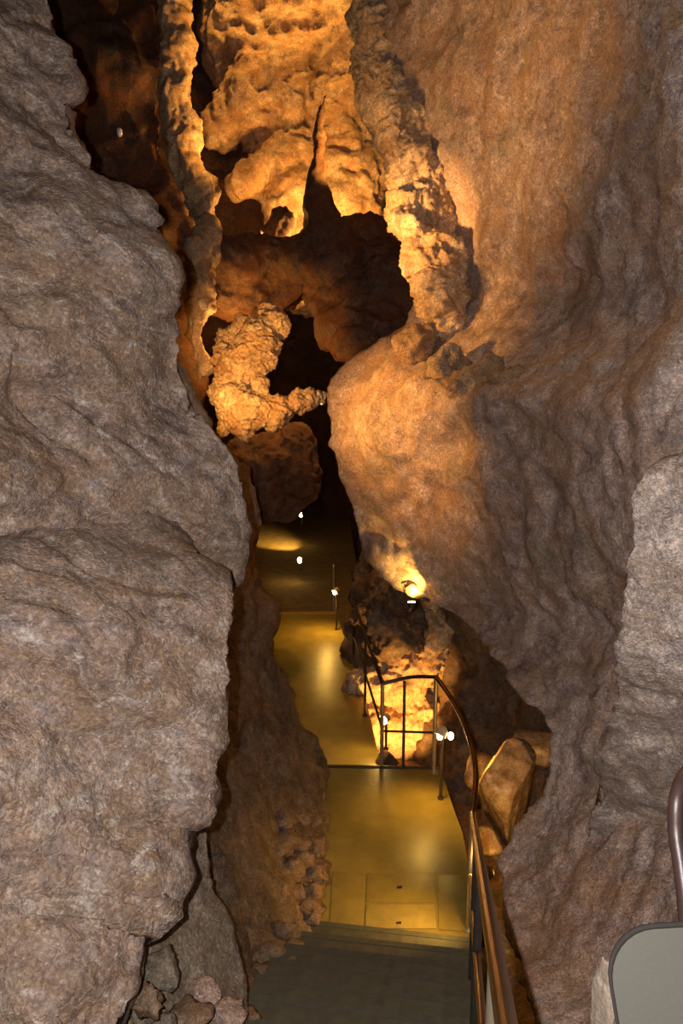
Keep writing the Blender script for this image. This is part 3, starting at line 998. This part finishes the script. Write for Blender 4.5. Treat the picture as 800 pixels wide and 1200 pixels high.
path_lamp(P(354, 614, 26), 0.34, (-.7, -.4, -.6), 'tiny farthest path lamp glowing above the yellow floor patch', 20, bulb=0.06)
light('unseen_glow', 'SPOT', P(358, 618, 24.5), 700, AMBER, 0.05, target=G(325, 637, Z3), cone=50, blend=1.0)

# floodlight tucked under the right wall, burning out the rock just above it
tag(blob('lit_knob', [[(472, 684, 8.35, 6), (486, 690, 8.2, 8), (496, 697, 8.15, 4)], [(474, 672, 8.5, 9), (470, 655, 8.6, 8)]], M['ochre'], n=60, k=0.06, parent=WR,
         noise=dict(big=0.03, bf=4, mid=0.03, mf=8, pop=0.02, pf=16)), 'glaring lit knob of rock above the grotto')
fl = P(482, 706, 7.95)
fd = empty('floodlight', fl - [0, 0, .1], 'small floodlight below the glaring knob of rock on the right wall', 'floodlight')
fwd = np.array([0.0, 0.35, 0.9])
fwd /= np.linalg.norm(fwd)
MB().tube([fl - fwd * .06, fl - fwd * .04, fl - fwd * .002], [.02, .035, .04], 16).build('housing', M['iron'], fd)
MB().tube([fl - fwd * .001, fl + fwd * .012], [.036, .03], 16).build('lens', M['bulb'], fd)
MB().tube([fl - fwd * .05, fl - fwd * .05 + [0, 0.2, -.1]], .010, 8).build('bracket', M['iron'], fd)
lo_ = light('floodlight_beam', 'SPOT', fl + fwd * .03, 80, AMBER, 0.02, target=P(482, 672, 8.25), cone=80, blend=0.9)
lo_.parent = fd
lo_.location = lo_.location - fd.location

# ------------------------------------------------------------------ boulders and rubble
tag(stone('boulder', P(592, 925, 7.9), (0.36, 0.40, 0.56), 11, M['wet'], 5, 9, rough=0.10), 'wet glossy brown boulder under the right wall beside the landing', 'boulder')
tag(stone('boulder', P(572, 985, 7.3), (0.16, 0.18, 0.10), 4, M['wet'], 3, 6), 'small wet stone in front of the glossy boulder', 'boulder')
tag(stone('boulder', P(630, 880, 8.75), (0.30, 0.3, 0.26), 21, M['stone'], 5, 8), 'orange lit rock behind the glossy boulder', 'boulder')
tag(stone('boulder', P(563, 905, 8.6), (0.22, 0.25, 0.2), 25, M['wet'], 3, 8), 'rounded stone left of the glossy boulder', 'boulder')

rg = random.Random(5)
rub = [(366, 935, 7.9, .17), (372, 962, 7.5, .15), (352, 958, 7.3, .15), (377, 990, 7.2, .13), (358, 990, 7.0, .12), (362, 1012, 6.8, .10), (374, 1020, 6.8, .14),
       (346, 1022, 6.6, .14), (372, 1046, 6.55, .12), (352, 1050, 6.4, .11), (366, 1066, 6.3, .12), (344, 1074, 6.1, .13), (374, 1080, 6.2, .10), (356, 1090, 6.0, .11),
       (335, 1095, 5.8, .13), (362, 1106, 5.8, .08), (346, 1112, 5.6, .10), (326, 1120, 5.4, .12), (345, 1135, 5.3, .09), (318, 1146, 5.1, .11), (338, 1156, 5.0, .08),
       (330, 1176, 4.75, .08), (308, 1168, 4.8, .09), (314, 1196, 4.5, .08), (334, 1048, 6.2, .12), (334, 990, 6.7, .14), (338, 960, 7.0, .14)]
bank = empty('rubble_bank', P(350, 1085, 6.3), 'bank of orange-brown rubble stones packed along the left of the landing', 'rubble')
for i, (a, b, d, s) in enumerate(rub):
    (stone('stone', P(a - 7, b, d + .05), (s * rg.uniform(.9, 1.3), s * rg.uniform(.9, 1.2), s * rg.uniform(.65, 1.0)), 40 + i, M['stone'], 3, 14, rot=rg.uniform(0, 3), rough=.34, parent=bank))
names = [(192, 1135, 3.55, (.085, .10, .075), 'olive pointed stone topmost in the pile by the cracked edge'),
         (170, 1172, 3.3, (.06, .08, .075), 'tan stone wedged against the cracked rock edge'),
         (222, 1188, 3.55, (.095, .08, .035), 'flat reddish brown stone low in the pile'),
         (268, 1182, 3.75, (.10, .09, .045), 'pale topped stone in the pile at the bottom'),
         (294, 1196, 4.05, (.06, .06, .05), 'small brown stone next to the bottom step'),
         (196, 1200, 3.35, (.05, .06, .05), 'grey stone between the tan and reddish stones'),
         (244, 1162, 3.85, (.08, .08, .05), 'pinkish stone lying behind the pale topped stone')]
for i, (a, b, d, s, lb) in enumerate(names):
    tag(stone('rubble_stone', P(a, b, d + .025), np.array(s) * 1.12, 90 + i, M[('olive', 'stone', 'stone', 'nearR', 'stone', 'olive', 'nearR')[i]], 3, 16, rot=i * .7, rough=.38), lb, 'stone', 'stones piled at the foot of the left wall')

rv = np.empty(len(RM.data.vertices) * 3, dtype=np.float32)
RM.data.vertices.foreach_get('co', rv)
rv = rv.reshape(-1, 3) + np.array(RM.location) + np.array(WL.location)
ray = P(140, 155, 1.0) - np.array([0, 0, CAMZ])
ray /= np.linalg.norm(ray)
rel = rv - np.array([0, 0, CAMZ])
tt = rel @ ray
near_ray = np.linalg.norm(rel - tt[:, None] * ray, axis=1) < 0.09
nub = np.array([0, 0, CAMZ]) + ray * tt[near_ray].min()
tag(stone('white_nub', nub - ray * 0.02, (0.05, 0.05, 0.065), 3, M['white'], 3, 2), 'tiny round white nub on the dark upper rock', 'nub')  # small near-white solid added on the dark rock

# ------------------------------------------------------------------ objects at the lower right
bc = P(790, 1190, 1.75)
brd = empty('grey_board', bc + [0, 0, -.6], 'smooth grey board with a rounded corner at the lower right', 'board')


def rounded(w, h, r, n=8):
    out = []
    for cx, cy, a0 in ((w / 2 - r, h / 2 - r, 0), (-w / 2 + r, h / 2 - r, 90), (-w / 2 + r, -h / 2 + r, 180), (w / 2 - r, -h / 2 + r, 270)):
        for k in range(n + 1):
            a = math.radians(a0 + 90 * k / n)
            out.append((cx + r * math.cos(a), cy + r * math.sin(a)))
    return out


def plate(name, ctr, w, h, r, t, rot, m, parent, bevel=0.004):
    bm = bmesh.new()
    bot = [bm.verts.new((x, -y * 0 + y, -t / 2)) for x, y in rounded(w, h, r)]
    tp = [bm.verts.new((x, y, t / 2)) for x, y in rounded(w, h, r)]
    bm.faces.new(bot[::-1])
    bm.faces.new(tp)
    for k in range(len(bot)):
        k2 = (k + 1) % len(bot)
        bm.faces.new((bot[k], bot[k2], tp[k2], tp[k]))
    bmesh.ops.bevel(bm, geom=[e for e in bm.edges if e.calc_face_angle(0) > 1.2], offset=bevel, segments=2, affect='EDGES')
    me = bpy.data.meshes.new(name)
    bm.to_mesh(me)
    bm.free()
    o = link(name, me, m, parent, loc=Vector((np.array(ctr) - np.array(parent.location)).tolist()))
    o.rotation_euler = rot
    me.set_sharp_from_angle(angle=math.radians(40))
    return o


bctr = P(718 + 132, 1085 + 138, 1.75)
tilt = (math.radians(60), math.radians(-9), math.radians(-6))
plate('panel', bctr, 0.43, 0.46, 0.11, 0.02, tilt, M['board'], brd)
off = Vector((0, 0, -0.018))
off.rotate(__import__('mathutils').Euler(tilt))
plate('backing', np.array(bctr) + np.array(off), 0.44, 0.475, 0.115, 0.012, tilt, M['black'], brd)
MB().tube([(bctr[0] + .05, bctr[1] + .06, bctr[2] - .05), (bctr[0] + .05, bctr[1] + .06, bctr[2] - .75)], 0.03, 14).build('leg', M['iron'], brd)
tag(stone('split_stone', P(706, 1190, 1.95), (0.022, 0.05, 0.14), 8, M['cream'], 5, 9, rot=.3, rough=.2), 'pale cream split stone standing against the grey board', 'stone')
bp_ = [P(a, b, d) for a, b, d in ((840, 880, 2.3), (806, 905, 2.25), (793, 935, 2.2), (792, 975, 2.18), (797, 1010, 2.15), (802, 1050, 2.12), (806, 1110, 2.1))]
tb = empty('curved_tube', bp_[-1], 'dark brown bent tube at the right frame edge above the grey board', 'tube')
MB().tube(curve_pts(bp_, 6), 0.021, 16).build('tube', M['pipe'], tb)
